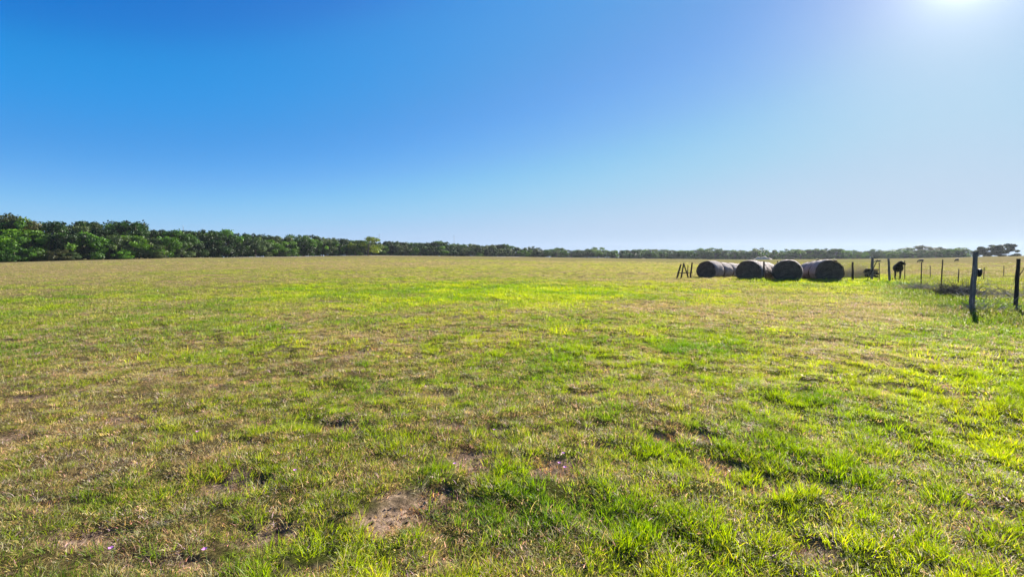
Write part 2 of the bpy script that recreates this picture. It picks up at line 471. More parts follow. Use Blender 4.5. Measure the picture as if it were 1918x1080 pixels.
P = sample(1.5, 22, lambda r: 1300 / (1 + (r / 3.8) ** 1.55))
Pf = sample(7, 149, lambda r: min(24, 24 * (20 / r) ** 1.35) * min(1, max(0, (r - 7) / 9)) * min(1, (150 - r) / 70))
Pm = sample(1.5, 16, lambda r: 760 / (1 + (r / 4.5) ** 1.7))
def attrs(P, far, mat_=False):
    x, y = P[:, 0], P[:, 1]
    d = np.hypot(x, y)
    g, s = green(x, y), soil(x, y)
    px, py = project(x, y)
    u = rng.uniform(size=len(P)); n = len(P)
    keep = rng.uniform(size=n) > s * .60
    clump = fbm(x * 5.5, y * 5.5, 61, 3)
    keep &= rng.uniform(size=n) < np.clip(.78 + 1.7 * clump, .12, 1)
    k = np.zeros(n, int); col = np.zeros((n, 3)); sc = np.ones(n)
    isg = u < np.clip(.02 + g * .92, 0, .90)
    isg &= ~((s > .5) & (rng.uniform(size=n) > .35))
    v = rng.uniform(size=n)
    if mat_: isg = (u < g * .55) & (s < .6)
    # fence and bale edge: uncut, taller growth
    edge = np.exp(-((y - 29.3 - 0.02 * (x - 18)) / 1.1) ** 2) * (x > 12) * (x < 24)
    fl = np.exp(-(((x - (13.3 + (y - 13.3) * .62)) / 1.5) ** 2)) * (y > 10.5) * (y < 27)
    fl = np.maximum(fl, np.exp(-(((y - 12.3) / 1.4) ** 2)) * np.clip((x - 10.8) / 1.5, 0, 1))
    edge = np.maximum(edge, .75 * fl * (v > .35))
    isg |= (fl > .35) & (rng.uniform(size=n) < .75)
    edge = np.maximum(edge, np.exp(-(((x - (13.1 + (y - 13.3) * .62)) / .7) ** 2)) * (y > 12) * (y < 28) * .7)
    if far:
        k[:] = rng.choice(KI['far'], n)
        sc = rng.uniform(.8, 1.3, n) * (1 + d / 120) * (.8 + .3 * g) * (1 + .9 * edge)
    else:
        k = np.where(v < .34, rng.choice(KI['lush'], n), np.where(v < .75, rng.choice(KI['short'], n), np.where(v < .90, rng.choice(KI['tall'], n), rng.choice(KI['weed'], n))))
        tl = (fbm(x * 1.7, y * 1.7, 15, 3) + g * .9 > .95) & (v < .5)
        k = np.where(tl, rng.choice(KI['tall'], n), k)
        dk = np.where(v < .62, rng.choice(KI['straw'], n), np.where(v < .965, rng.choice(KI['litter'], n), rng.choice(KI['stalk'], n)))
        k = np.where(isg, k, dk)
        k = np.where((s > .5) & ~isg, rng.choice(KI['litter'], n), k)
        sc = rng.uniform(.65, 1.2, n) * (1 + np.clip(d - 6, 0, 30) * .035) * (1 + 1.0 * edge) * np.clip(.82 + .35 * g, .8, 1.2)
    if mat_:
        keep = (rng.uniform(size=n) > s * .95) & (rng.uniform(size=n) < np.clip(.70 + 3.0 * fbm(x * 3.2, y * 3.2, 171, 4), .04, 1))
        k = rng.choice(KI['mat'], n); sc = rng.uniform(.8, 1.3, n) * (1 + np.clip(d - 6, 0, 30) * .03)
    # colours: lush yellow green, mid green, bluish green; straw and thatch
    hue = np.clip(.5 + .9 * fbm(x * .8, y * .8, 23, 3) + .35 * (rng.uniform(size=n) - .5) + .15 * (px - 959) / 959 - .6 * np.exp(-((px - 1800) / 170) ** 2 - ((py - 605) / 38) ** 2) - .75 * fl, 0, 1)[:, None]  # Gaussian term paints shadow into the greens in front of the thick post
    G1, G2 = np.array([.12, .27, .016]), np.array([.40, .51, .032])
    cg = G1 * (1 - hue) + G2 * hue
    tan = np.array([.60, .50, .23]); brn = np.array([.34, .235, .11]); grey = np.array([.46, .42, .31])
    w1 = rng.uniform(size=(n, 1)); w2 = (rng.uniform(size=(n, 1)) < .30)
    cd = np.where(w2, grey, tan * w1 + brn * (1 - w1)) * np.array([1.10, 1.14, .95])
    cd = np.where((s > .5)[:, None], cd * np.array([.95, .80, .70]), cd)
    cd = np.where(rng.uniform(size=(n, 1)) < .10 + .25 * s[:, None], np.array([.085, .055, .038]), cd)
    mixg = np.clip(.35 + g * .75, 0, 1)[:, None]
    olive = np.array([.27, .27, .07])
    cg = cg * mixg + olive * (1 - mixg)
    if mat_: cg = cg * .75 + olive * .25
    if far:
        mm = np.clip(g + rng.normal(0, .16, n), 0, 1)[:, None]
        dry = np.where(w1 < .5, np.array([.36, .305, .14]), np.array([.30, .26, .12]))
        col = np.where(mm > .5, cg, cg * mm * 2 + dry * (1 - mm * 2))
    else:
        col = np.where(isg[:, None], cg, cd)
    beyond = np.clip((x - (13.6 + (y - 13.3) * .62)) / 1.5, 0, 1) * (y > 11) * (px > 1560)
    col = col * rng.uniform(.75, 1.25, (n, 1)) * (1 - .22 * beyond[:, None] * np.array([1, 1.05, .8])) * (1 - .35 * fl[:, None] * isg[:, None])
    z = terrain(x, y)
    rot = np.stack([rng.normal(0, .12, n), rng.normal(0, .12, n), rng.uniform(0, 6.283, n)], -1)
    S = np.stack([sc, sc, sc * rng.uniform(.75, 1.2, n)], -1)
    return [q[keep] for q in (np.stack([x, y, z], -1), k, col, rot, S)]

def scatter(name, data):
    V, k, col, rot, S = data
    me = bpy.data.meshes.new(name)
    me.vertices.add(len(V)); me.vertices.foreach_set('co', V.astype(np.float32).ravel())
    for nm, ty, key, arr in (('pick', 'INT', 'value', k.astype(np.int32)), ('tint', 'FLOAT_COLOR', 'color', np.concatenate([col, np.ones((len(V), 1))], 1).astype(np.float32)),
                             ('rot', 'FLOAT_VECTOR', 'vector', rot.astype(np.float32)), ('scl', 'FLOAT_VECTOR', 'vector', S.astype(np.float32))):
        a_ = me.attributes.new(nm, ty, 'POINT'); a_.data.foreach_set(key, arr.ravel())
    me.update()
    o = link(name, me, M['grass'])
    ng = bpy.data.node_groups.new('spread_' + name, 'GeometryNodeTree')
    ng.interface.new_socket('Geometry', in_out='INPUT', socket_type='NodeSocketGeometry')
    ng.interface.new_socket('Geometry', in_out='OUTPUT', socket_type='NodeSocketGeometry')
    nn = ng.nodes
    gi, go = nn.new('NodeGroupInput'), nn.new('NodeGroupOutput')
    ip = nn.new('GeometryNodeInstanceOnPoints'); ci = nn.new('GeometryNodeCollectionInfo')
    ci.inputs['Collection'].default_value = TUFTS; ci.inputs['Separate Children'].default_value = True; ci.inputs['Reset Children'].default_value = True
    def na_(nm, ty):
        q = nn.new('GeometryNodeInputNamedAttribute'); q.data_type = ty; q.inputs['Name'].default_value = nm
        return [s for s in q.outputs if s.enabled and s.name == 'Attribute'][0]
    e2r = nn.new('FunctionNodeEulerToRotation')
    L = ng.links.new
    L(gi.outputs[0], ip.inputs['Points']); L(ci.outputs[0], ip.inputs['Instance'])
    ip.inputs['Pick Instance'].default_value = True
    L(na_('pick', 'INT'), ip.inputs['Instance Index']); L(na_('rot', 'FLOAT_VECTOR'), e2r.inputs[0]); L(e2r.outputs[0], ip.inputs['Rotation'])
    L(na_('scl', 'FLOAT_VECTOR'), ip.inputs['Scale'])
    L(ip.outputs[0], go.inputs[0])
    md = o.modifiers.new('spread', 'NODES'); md.node_group = ng
    return o

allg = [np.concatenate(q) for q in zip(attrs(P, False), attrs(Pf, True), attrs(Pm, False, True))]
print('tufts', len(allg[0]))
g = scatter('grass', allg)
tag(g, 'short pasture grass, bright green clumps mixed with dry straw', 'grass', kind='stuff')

# crumbs of dry soil on the bare patches
q = sample(1.8, 11, lambda r: 420 if r < 5 else 160, 54)
so_ = soil(q[:, 0], q[:, 1])
q = q[rng.uniform(size=len(q)) < np.clip(so_ - .35, 0, .6)]
zq = terrain(q[:, 0], q[:, 1])
ICO = [(0, 0, 1), (.9, 0, .2), (.28, .86, .1), (-.75, .5, .25), (-.7, -.55, .1), (.3, -.85, .2), (0, 0, -.7)]
V, Fc = [], []
for (x, y), z in zip(q, zq):
    s_ = rng.uniform(.003, .011) * (1.8 if rng.uniform() < .08 else 1)
    Rm = Matrix.Rotation(rng.uniform(0, 6.28), 3, 'Z') @ Matrix.Rotation(rng.normal(0, .8), 3, 'X')
    b = len(V)
    for p in ICO: V.append(Rm @ (Vector(p) * float(s_ * rng.uniform(.7, 1.25))) + Vector((x, y, z + s_ * .3)))
    for k in range(5):
        Fc += [(b, b + 1 + k, b + 1 + (k + 1) % 5), (b + 6, b + 1 + (k + 1) % 5, b + 1 + k)]
cm_ = simple('soil_crumbs', [(.3, (.15, .095, .065)), (.5, (.28, .20, .14)), (.7, (.44, .34, .25))], 3, .95, 0)
tag(link('soil_crumbs', pymesh('soil_crumbs', V, Fc), cm_), 'crumbs of dry reddish soil on the bare patches', 'soil', kind='stuff')
print('crumbs', len(q))

# pale leaf litter and seed heads lying over the turf
n = 5200
q = sample(2, 34, lambda r: 4 if r < 12 else 3, 56)
keep = rng.uniform(size=len(q)) < np.clip(.06 + .9 * np.exp(-((q[:, 0] - 10) / 7) ** 2) * (q[:, 1] > 8), 0, 1)
q = q[keep]
V, Fc = [], []
for x, y in q:
    d = math.hypot(x, y)
    s = rng.uniform(.008, .018) * (1 + d * .05)
    z = float(terrain(x, y)) + rng.uniform(.03, .07) * (1 + d * .02)
    Rm = Matrix.Rotation(rng.uniform(0, 6.28), 3, 'Z') @ Matrix.Rotation(rng.normal(0, .7), 3, 'X')
    b = len(V)
    for p in ((-1, 0, 0), (-.3, .5, .25), (1, 0, 0), (-.2, -.5, .2)):
        V.append(Rm @ Vector(p) * s + Vector((x, y, z)))
    Fc += [(b, b + 3, b + 2), (b, b + 2, b + 1)]
lm = simple('leaf_litter', [(.3, (.42, .36, .27)), (.7, (.66, .60, .50))], .8, .9, 0)
tag(link('leaf_litter', pymesh('leaf_litter', V, Fc), lm), 'pale dry leaf scraps scattered over the grass', 'leaf litter', kind='stuff')

# ------------------------------------------------------------------ trees
def leaf_cloud(clumps, nleaf, size, seed, flat=.0):
    """clumps: list of (centre, radii); leaf sprays spread through and over each clump"""
    g = np.random.default_rng(seed)
    vol = np.array([(r[0] * r[1] * r[2]) ** (2 / 3) for c, r in clumps]); vol = vol / vol.sum()
    V, T = [], []
    for (c, r), w in zip(clumps, vol):
        n = max(8, int(nleaf * w))
        d = g.normal(size=(n, 3)); d /= np.linalg.norm(d, axis=1)[:, None]
        rr = (g.uniform(.35, 1.0, (n, 1)) ** .45) * (1 + .16 * g.normal(size=(n, 1)))
        p = np.array(c) + d * rr * np.array(r)
        nrm = d * .8 + g.normal(size=(n, 3)) * .65 + np.array([0, 0, .35]); nrm /= np.linalg.norm(nrm, axis=1)[:, None]
        u = np.cross(nrm, g.normal(size=(n, 3))); u /= np.linalg.norm(u, axis=1)[:, None]
        v = np.cross(nrm, u)
        s = size * g.uniform(.5, 1.3, (n, 1))
        bend = nrm * s * .25
        quad = np.stack([p - u * s, p - v * s * .55 + bend, p + u * s, p + v * s * .55 + bend], 1)
        V.append(quad.reshape(-1, 3))
        tone = np.clip(g.uniform() * .7 + g.uniform(0, .35, n), 0, 1)
        T.append(np.repeat(tone, 4))
    V = np.concatenate(V); T = np.concatenate(T)
    return V, np.arange(len(V)).reshape(-1, 4), T

def crown_mesh(name, clumps, nleaf, size, seed):
    V, Fc, T = leaf_cloud(clumps, nleaf, size, seed)
    V[:, 2] = np.maximum(V[:, 2], .03)
    me = npmesh(name, V, Fc)
    a_ = me.attributes.new('leaf_tone', 'FLOAT', 'POINT'); a_.data.foreach_set('value', T.astype(np.float32))
    me.materials.append(M['leaf'])
    return me

def tree_variant(seed, low, spread, nclump, nleaf, size, top=1.0):
    """unit tree: height 1, half width about .5*spread; low: where foliage begins"""
    g = np.random.default_rng(seed)
    cl = []
    for i in range(nclump):
        t = g.uniform(0, 1)
        z = low + (1 - low) * (t ** .8) * .86 + .04
        prof = math.sin(math.pi * min(1, max(.0, (z - low) / (1 - low) * .80 + .20))) ** .6
        a = g.uniform(0, 2 * math.pi); rr = spread * .5 * prof * g.uniform(.35, 1.0)
        s = g.uniform(.10, .21) * (1.15 - .4 * t)
        cl.append(((rr * math.cos(a), rr * math.sin(a), min(z, .98 - s * .6)), (s * g.uniform(1, 1.5), s * g.uniform(1, 1.5), s * g.uniform(.65, 1.0))))
    cm = crown_mesh('crown', cl, nleaf, size, seed + 100)
    m = MB()
    random.seed(seed)
    lean = random.uniform(-.04, .04)
    m.tube([(0, 0, -.03), (lean * .3, 0, .12), (lean, .01, .35), (lean * 1.3, 0, .7)], [.036, .026, .02, .006], 8, rough=.2)
    for c, r in cl[:9]:
        z0 = random.uniform(.12, .4)
        m.tube([(lean * z0 * 2, 0, z0), (c[0] * .5, c[1] * .5, (z0 + c[2]) / 2 - .02), (c[0], c[1], c[2])], [.014, .009, .003], 5)
    tm = pymesh('trunk', m.V, m.F, True); tm.materials.append(M['bark'])
    return cm, tm

VAR = {'oak': [tree_variant(10 + i, .06, 1.15, 24, 4600, .034) for i in range(5)],
       'round': [tree_variant(30 + i, .02, 1.5, 20, 4200, .036) for i in range(5)],
       'tall': [tree_variant(50 + i, .12, .75, 22, 4500, .028) for i in range(3)],
       'open': [tree_variant(60 + i, .22, 1.4, 18, 3400, .034) for i in range(3)],
       'raised': [tree_variant(70 + i, .25, 1.5, 18, 3600, .032) for i in range(3)]}
HUE = {'dark': (.016, .044, .006), 'mid': (.042, .110, .007), 'fresh': (.066, .155, .009), 'grey': (.060, .090, .034), 'pale': (.14, .20, .03), 'blue': (.034, .085, .018), 'brown': (.062, .070, .028)}
HN = {'dark': 'dark green', 'mid': 'mid green', 'fresh': 'bright green', 'grey': 'grey green', 'pale': 'pale green', 'blue': 'bluish green', 'brown': 'brownish, half leafless'}
trees = []
def tree(px, Z, top_py, kind, hue, wide=1.0, name='broadleaf_tree', label=None, group='trees along the far edge of the field', row='front', base=None):
    g0 = on_ground(px, Z)
    zt = CH + Z * (HZ - top_py) / F
    H = zt - g0.z
    cm, tm = random.choice(VAR[kind])
    e = empty(name, g0 - Vector((0, 0, .05)), random.uniform(0, 6.28))
    e.scale = (H * wide, H * wide, H)
    c = link('crown', cm, None, e); t = link('trunk', tm, None, e)
    h = HUE[hue]; j = random.uniform(.8, 1.25)
    c.color = (h[0] * j * random.uniform(.9, 1.12), h[1] * j, h[2] * j, 1)
    tag(e, label, 'tree' if 'tree' in name else 'bush', group)
    trees.append((e, px, row, kind, hue, label is None, top_py, name))
    return e

SKY = np.array([(-60, 408), (-20, 411), (0, 413), (20, 411), (35, 405), (60, 407), (80, 411), (100, 412), (120, 416), (128, 421), (140, 416), (163, 414), (180, 417), (190, 424), (200, 427),
                (212, 421), (232, 413), (245, 411), (260, 413), (272, 423), (282, 428), (300, 428), (320, 429), (345, 429), (370, 432), (392, 427), (405, 430), (430, 430),
                (460, 434), (490, 437), (515, 438), (525, 441), (550, 438), (583, 437), (600, 441), (630, 443), (660, 447), (680, 450), (712, 452), (740, 450), (760, 452),
                (800, 454), (825, 448), (842, 454), (870, 455), (890, 456), (910, 457), (945, 455), (962, 461), (976, 464), (1000, 460), (1015, 464), (1030, 468), (1048, 464),
                (1058, 467), (1080, 468), (1117, 465), (1140, 467), (1170, 468), (1190, 466), (1230, 466), (1260, 468), (1290, 467), (1330, 465), (1350, 467), (1390, 466),
                (1408, 470), (1425, 466), (1440, 469), (1460, 469), (1480, 467), (1510, 467), (1560, 466), (1590, 467), (1605, 470), (1625, 468), (1650, 467), (1670, 470),
                (1690, 468), (1715, 467), (1735, 467), (1755, 466), (1770, 464), (1790, 463), (1808, 467), (1818, 472), (1830, 474)], float)
def sky_y(px): return float(np.interp(px, SKY[:, 0], SKY[:, 1]))
def zl(px): return float(line_at(px)[0])

random.seed(11)
# skyline row: the crowns that draw the outline against the sky
px = -40
while px < 1815:
    Z = zl(px); hpx = np.interp(px, LP[:, 0], LP[:, 2]) - sky_y(px)
    if not (668 < px < 700):
        if px < 300: hue = random.choice(['dark', 'mid', 'mid', 'grey', 'brown' if px < 120 else 'dark'])
        elif px < 1100: hue = random.choice(['dark', 'mid', 'mid', 'dark', 'grey'])
        else: hue = random.choice(['blue', 'mid', 'blue', 'fresh', 'grey'])
        kind = random.choice(['oak', 'oak', 'round']) if px < 1000 else random.choice(['round', 'round', 'oak'])
        tree(px, Z + random.uniform(7, 12), sky_y(px) + (random.uniform(-.2, 2.0) if px < 1000 else random.uniform(-2.0, 2.0)), kind, hue, wide=random.uniform(.8, 1.0) if px < 1000 else random.uniform(1.0, 1.4), row='back')
    px += max(9, hpx * random.uniform(.36, .48)) if px < 1000 else random.uniform(12, 17)
# front row: shorter crowns at the field's edge, foliage down to the grass
px = -30
while px < 1800:
    Z = zl(px); by = np.interp(px, LP[:, 0], LP[:, 2]); hpx = by - sky_y(px)
    fr = random.uniform(.55, .88) if px < 1000 else random.uniform(.6, .95)
    gap = 655 < px < 718
    if not gap:
        if px < 300: hue = random.choice(['mid', 'fresh', 'dark', 'mid', 'grey'])
        elif px < 700: hue = random.choice(['mid', 'fresh', 'mid', 'grey', 'dark'])
        elif px < 1100: hue = random.choice(['mid', 'fresh', 'dark', 'grey', 'dark'])
        else: hue = random.choice(['fresh', 'mid', 'blue', 'fresh', 'blue'])
        kind = 'raised' if 1020 < px < 1160 else random.choice(['round', 'round', 'oak'])
        if 1020 < px < 1160: fr = random.uniform(.85, 1.0)
        tree(px, Z + random.uniform(1, 4), by - hpx * fr, kind, hue, wide=random.uniform(.85, 1.15), row='front')
    px += max(11, hpx * random.uniform(.42, .62)) if px < 1000 else random.uniform(13, 20)
# trees the photograph singles out
S = tree(690, zl(690) - 6, 444, 'raised', 'pale', 1.35, label='lone pale yellow green tree with a forked trunk standing forward of the wood', group=None, row='single')
tree(684, zl(684) + 10, 449, 'oak', 'mid', 1.2, label='mid green tree hidden just behind the lone pale tree', group=None, row='single')
tree(704, zl(704) + 12, 453, 'oak', 'dark', 1.2, label='dark tree showing low behind the right side of the lone pale tree', group=None, row='single')
tree(666, zl(666) + 2, 454, 'round', 'fresh', 1.0, label='bright green rounded tree touching the left side of the lone pale tree', group=None, row='single')
tree(166, zl(166) + 16, 412.5, 'oak', 'dark', .8, label='very dark flat topped tree above the left wood, left of the tallest dark crown', group=None, row='single')
tree(246, zl(246) + 16, 410, 'oak', 'dark', .85, label='tallest dark spreading crown rising above the left wood before it drops low', group=None, row='single')
tree(36, zl(36) + 12, 404, 'open', 'brown', .9, label='brownish thin leaved crown at the highest point of the left wood', group=None, row='single')
tree(1690, zl(1690) + 20, 463.5, 'open', 'blue', 1.6, label='thin flat topped tree showing above the hedge right of the black cow', group=None, row='single')
tree(1731, zl(1731) + 20, 459.5, 'open', 'brown', 1.3, label='feathery tree, taller of the wispy pair above the hedge left of the thick post', group=None, row='single')
tree(1751, zl(1751) + 20, 461.5, 'open', 'brown', 1.1, label='feathery tree, lower right one of the wispy pair above the hedge', group=None, row='single')
tree(1118, zl(1118) + 14, 462, 'open', 'blue', 1.4, label='small wispy tree poking above the far trees left of the bales', group=None, row='single')
tree(1421, zl(1421) + 30, 464, 'round', 'blue', 1.2, label='dark bluish tree rising behind the pale dirt mound above the bales', group=None, row='single')
# bushes at the field's edge
for p_, t_, h_, lb in ((136, 472, 'grey', 'low grey green bush at the foot of the left wood'), (118, 466, 'brown', 'brownish bush beside the low grey bush, left wood'),
                       (30, 462, 'mid', 'green bush at the foot of the wood near the left edge'), (232, 468, 'fresh', 'bright bush at the foot of the wood below the tallest dark crown'),
                       (300, 470, 'grey', 'pale grey bush at the wood edge where the skyline turns low'), (505, 471, 'grey', 'small bush at the edge of the wood halfway to the lone pale tree'),
                       (897, 472, 'fresh', 'small round bush at the field edge right of the lone pale tree')):
    tree(p_, zl(p_) - 2, t_, 'round', h_, 1.3, name='bush', label=lb, group=None, row='single')
# the spreading tree on the rise at far right: limbs seen through a ragged crown
def spreading_tree(px, Z, top, wpx, label):
    g0 = on_ground(px, Z); H = CH + Z * (HZ - top) / F - g0.z; W = wpx / F * Z
    g = np.random.default_rng(5)
    cl = []
    for i in range(30):
        a = g.uniform(0, 6.28); t = g.uniform(.1, 1) ** .6
        x = math.cos(a) * t * W / 2; y = math.sin(a) * t * W / 3
        z = H * (.90 - .50 * t ** 2 + g.uniform(-.38, .03))
        if x < 0: z -= H * .12 * t
        cl.append(((x, y, z), (g.uniform(.9, 2.1), g.uniform(.8, 1.6), g.uniform(.35, .85))))
    for i in range(22):
        cl.append(((g.uniform(-W * .50, W * .12), g.uniform(-2, 2), H * g.uniform(.06, .55)), (g.uniform(1.1, 2.0), 1.2, g.uniform(.5, 1.0))))
    e = empty('spreading_tree', g0)
    c = link('crown', crown_mesh('spreading_crown', cl, 17000, .28, 77), None, e); c.color = (.048, .066, .032, 1)
    m = MB()
    m.tube([(.6, 0, -.2), (.6, 0, H * .1), (.8, 0, H * .2)], [.5, .42, .34], 8)
    for (cc, r) in cl[:26]:
        m.tube([(.7, 0, H * .16), (cc[0] * .45 + .4, cc[1] * .45, cc[2] * .5 + H * .12), cc], [.13, .08, .02], 5)
        for _ in range(4):
            q = Vector(cc) + Vector((random.uniform(-1.4, 1.4), random.uniform(-1, 1), random.uniform(-.2, .55)))
            m.tube([cc, q], [.03, .012], 4)
    m.build('trunk', M['bark'], e, smooth=True)
    tag(e, label, 'tree')
spreading_tree(1868, 238, 451, 78, 'ragged spreading tree standing alone on the rise behind the thick post')

# labels by place for the rest
ORD = ['first', 'second', 'third', 'fourth', 'fifth', 'sixth', 'seventh', 'eighth', 'ninth', 'tenth', 'eleventh', 'twelfth', 'thirteenth', 'fourteenth', 'fifteenth', 'sixteenth',
       'seventeenth', 'eighteenth', 'nineteenth', 'twentieth', 'twenty-first', 'twenty-second', 'twenty-third', 'twenty-fourth', 'twenty-fifth', 'twenty-sixth', 'twenty-seventh',
       'twenty-eighth', 'twenty-ninth', 'thirtieth']
SEC = [(-100, 310, 'counted from the left edge'), (310, 655, 'before the lone pale tree'), (655, 1030, 'right of the lone pale tree'),
       (1030, 1265, 'past the gap, left of the bales'), (1265, 1410, 'above the first bales'), (1410, 1600, 'right of the dirt mound'), (1600, 2000, 'above the fence')]
for a, b, words in SEC:
    for row, rw in (('back', 'skyline tree'), ('front', 'tree at the field edge')):
        for hu in HN:
            sub = sorted([t for t in trees if t[5] and t[2] == row and t[4] == hu and a <= t[1] < b], key=lambda t: t[1])
            for i, t in enumerate(sub):
                t[0]['label'] = '%s %s %s %s' % (ORD[i] if len(sub) > 1 else 'only', HN[hu].replace(',', ''), rw, words)
print('trees', len(trees))

# the mass of wood behind, seen as one dark belt between the crowns
cl = []
g_ = np.random.default_rng(3)
for p_ in np.arange(-90, 1812, 7.):
    if 1885 < p_: break
    Z = zl(p_) + g_.uniform(16, 24)
    x = (p_ - CX) / F * Z
    zt = CH + Z * (HZ - (sky_y(p_) + g_.uniform(2, 5) * (1 if p_ > 600 else 2))) / F
    zb = float(terrain(x, Z)) - .3
    hh = zt - zb
    for k in range(3):
        cl.append(((x + g_.uniform(-1, 1), Z + g_.uniform(-2, 3), zb + hh * (.2 + .28 * k)), (max(2.2, 4.5 * F / 879 * Z / 250), 2.2, hh * .24)))
V, Fc, T = leaf_cloud(cl, 60000, .5, 9)
wm = npmesh('woodland', V, Fc)
a_ = wm.attributes.new('leaf_tone', 'FLOAT', 'POINT'); a_.data.foreach_set('value', T.astype(np.float32))
w = link('woodland', wm, M['leaf']); w.color = (.014, .032, .008, 1)
tag(w, 'deep green mass of wood filling in behind the edge trees', 'woodland', kind='stuff')

# pale dirt mound at the foot of the far hedge
mp_ = on_ground(1428, 330)
mv, mf = [], []
for j in range(9):
    for i in range(33):
        u, v = i / 16 - 1, j / 4 - 1
        hgt = 2.1 * max(0, 1 - u * u) ** .8 * max(0, 1 - v * v) * (1 + .25 * math.sin(u * 9) * math.cos(v * 4))
        mv.append((u * 7 + 1.2 * v, v * 3, hgt - .2))
for j in range(8):
    for i in range(32):
        b = j * 33 + i; mf.append((b, b + 1, b + 34, b + 33))
o = link('dirt_mound', pymesh('dirt_mound', mv, mf, True), M['dirt'], None, mp_)
tag(o, 'pale tan dirt mound at the foot of the far hedge above the bales', 'dirt mound')

# far radio masts
for p_, t_, Z, lb in ((711.5, 437, 700, 'thin radio mast just right of the lone pale tree'), (851, 440, 800, 'faint thin mast over the middle of the tree line'),
                      (347, 422, 600, 'short faint mast above the left wood')):
    x = (p_ - CX) / F * Z; zb = float(terrain(x, Z)); H = CH + Z * (HZ - t_) / F - zb
    e = empty('radio_mast', (x, Z, zb))
    m = MB()
    for k in range(3):
        a = k * 2.094; m.tube([(.45 * math.cos(a), .45 * math.sin(a), 0), (.3 * math.cos(a), .3 * math.sin(a), H * .95)], .09, 4)
    for k in range(int(H / 1.5)):
        z = k * 1.5
        for q in range(3):
            a, b = q * 2.094, (q + 1) * 2.094
            m.tube([(.42 * math.cos(a), .42 * math.sin(a), z), (.42 * math.cos(b), .42 * math.sin(b), z + 1.4)], .045, 3, cap=False)
    m.build('lattice', M['mast'], e)
    m = MB(); m.tube([(0, 0, H * .95), (0, 0, H)], .1, 5); m.build('antenna', M['mast'], e)
    tag(e, lb, 'radio mast', 'far masts above the trees')

# ------------------------------------------------------------------ hay bales
def bale_meshes(seed, ln=1.28):
    random.seed(seed)
    W, H, n, k = 1.0, 1.0, 56, 11                                       # unit cross section: width 1, height 1
    ph = [random.uniform(0, 6) for _ in range(6)]
    def ring(t, s):
        c, q = math.cos(t), math.sin(t)
        if q >= 0: x, z = c, q
        else: x, z = math.copysign(abs(c) ** .32, c) * (1 - .10 * abs(q) ** 2), -abs(q) ** .9
        w = 1 + .018 * math.sin(3 * t + ph[0]) + .012 * math.sin(7 * t + ph[1] + s * 2) + .010 * math.sin(13 * t + ph[2] + s * 5)
        return x * .5 * w, (.38 + z * .62 * w) if q >= 0 else (.38 + z * .38 * w)
    sv, sf = [], []
    for j in range(k):
        y = ln * j / (k - 1)
        e = 1 - .085 * (abs(j / (k - 1) * 2 - 1) ** 5) + random.uniform(-.006, .006)
        for i in range(n):
            x, z = ring(2 * math.pi * i / n, y)
            r = 1 + random.uniform(-.010, .010)
            sv.append((x * e * r, y, .5 + (z - .5) * e * r - .02))
    for j in range(k - 1):
        for i in range(n):
            b = j * n
            sf.append((b + i, b + n + i, b + n + (i + 1) % n, b + (i + 1) % n))
    # loose stalks hanging from the wrapped side
    for _ in range(420):
        t = random.uniform(-.3, math.pi + .3); y = random.uniform(.0, ln); x, z = ring(t, y)
        b = len(sv); d = Vector((x * 1.2 + random.gauss(0, .4), random.gauss(0, .5), (z - .5) * .8 + random.gauss(0, .4))).normalized() * random.uniform(.02, .055)
        p = Vector((x * .99, y, z - .02)); s = Vector((random.uniform(-1, 1), random.uniform(-1, 1), random.uniform(-1, 1))).normalized() * .006
        sv += [p - s, p + s, p + d]; sf.append((b, b + 1, b + 2))
    side = pymesh('rolled_side', sv, sf, True); side.materials.append(M['hay_side'])
    ends = []
    for y0, sg in ((.0, -1), (ln, 1)):
        ev, ef = [], []
        rr = 14
        for j in range(rr + 1):
            f = j / rr * .955
            for i in range(n):
                t = 2 * math.pi * i / n
                x, z = ring(t, y0)
                dep = .045 * f ** 3 - .02 * math.sin(f * 34 + t) * (f > .1) + random.uniform(-.018, .018)
                ev.append((x * f, y0 + sg * (-.0 + (.03 - dep)), .5 + (z - .5) * f - .02))
        for j in range(rr):
            for i in range(n):
                b = j * n; q = (b + i, b + (i + 1) % n, b + n + (i + 1) % n, b + n + i)
                ef.append(q if sg < 0 else q[::-1])
        for _ in range(260):
            f = random.uniform(.2, .96); t = random.uniform(0, 6.28); x, z = ring(t, y0)
            b = len(ev); p = Vector((x * f, y0 + sg * .02, .5 + (z - .5) * f)); d = Vector((random.gauss(0, 1), sg * random.uniform(.2, .8), random.gauss(0, 1) - .4)).normalized() * random.uniform(.03, .08)
            ev += [p - Vector((.005, 0, 0)), p + Vector((.005, 0, .004)), p + d]; ef.append((b, b + 1, b + 2))
        em = pymesh('cut_end', ev, ef, False); em.materials.append(M['hay_end'])
        ends.append(em)
    return side, ends
BV = [bale_meshes(s) for s in range(4)]
HB = [('front end of the leftmost row, beside the leaning posts', 'second bale back in the leftmost row', 'third bale back in the leftmost row', 'fourth bale back in the leftmost row', 'rearmost bale of the leftmost row'),
      ('front of the second row from the left', 'second bale back in the second row', 'rearmost of the second row, by the thin dark post'),
      ('front of the third row, pale rim around its dark end', 'behind the large face of the third row'),
      ('front of the rightmost row, pale lit top and broad dark end', 'second in the rightmost row, its rim showing on the left', 'rearmost in the rightmost row, grey brown and sagging')]
rows = [((1322, 519.2), 1.66, 1.30, 52, 5), ((1401, 523.5), 1.70, 1.34, 44, 3), ((1474, 525.3), 1.72, 1.38, 31, 2), ((1553, 525.6), 1.70, 1.38, 17, 3)]
tint = [(.95, .82, .80), (.95, .82, .80), (.9, .95, 1.05), (.95, 1, 1.1)]
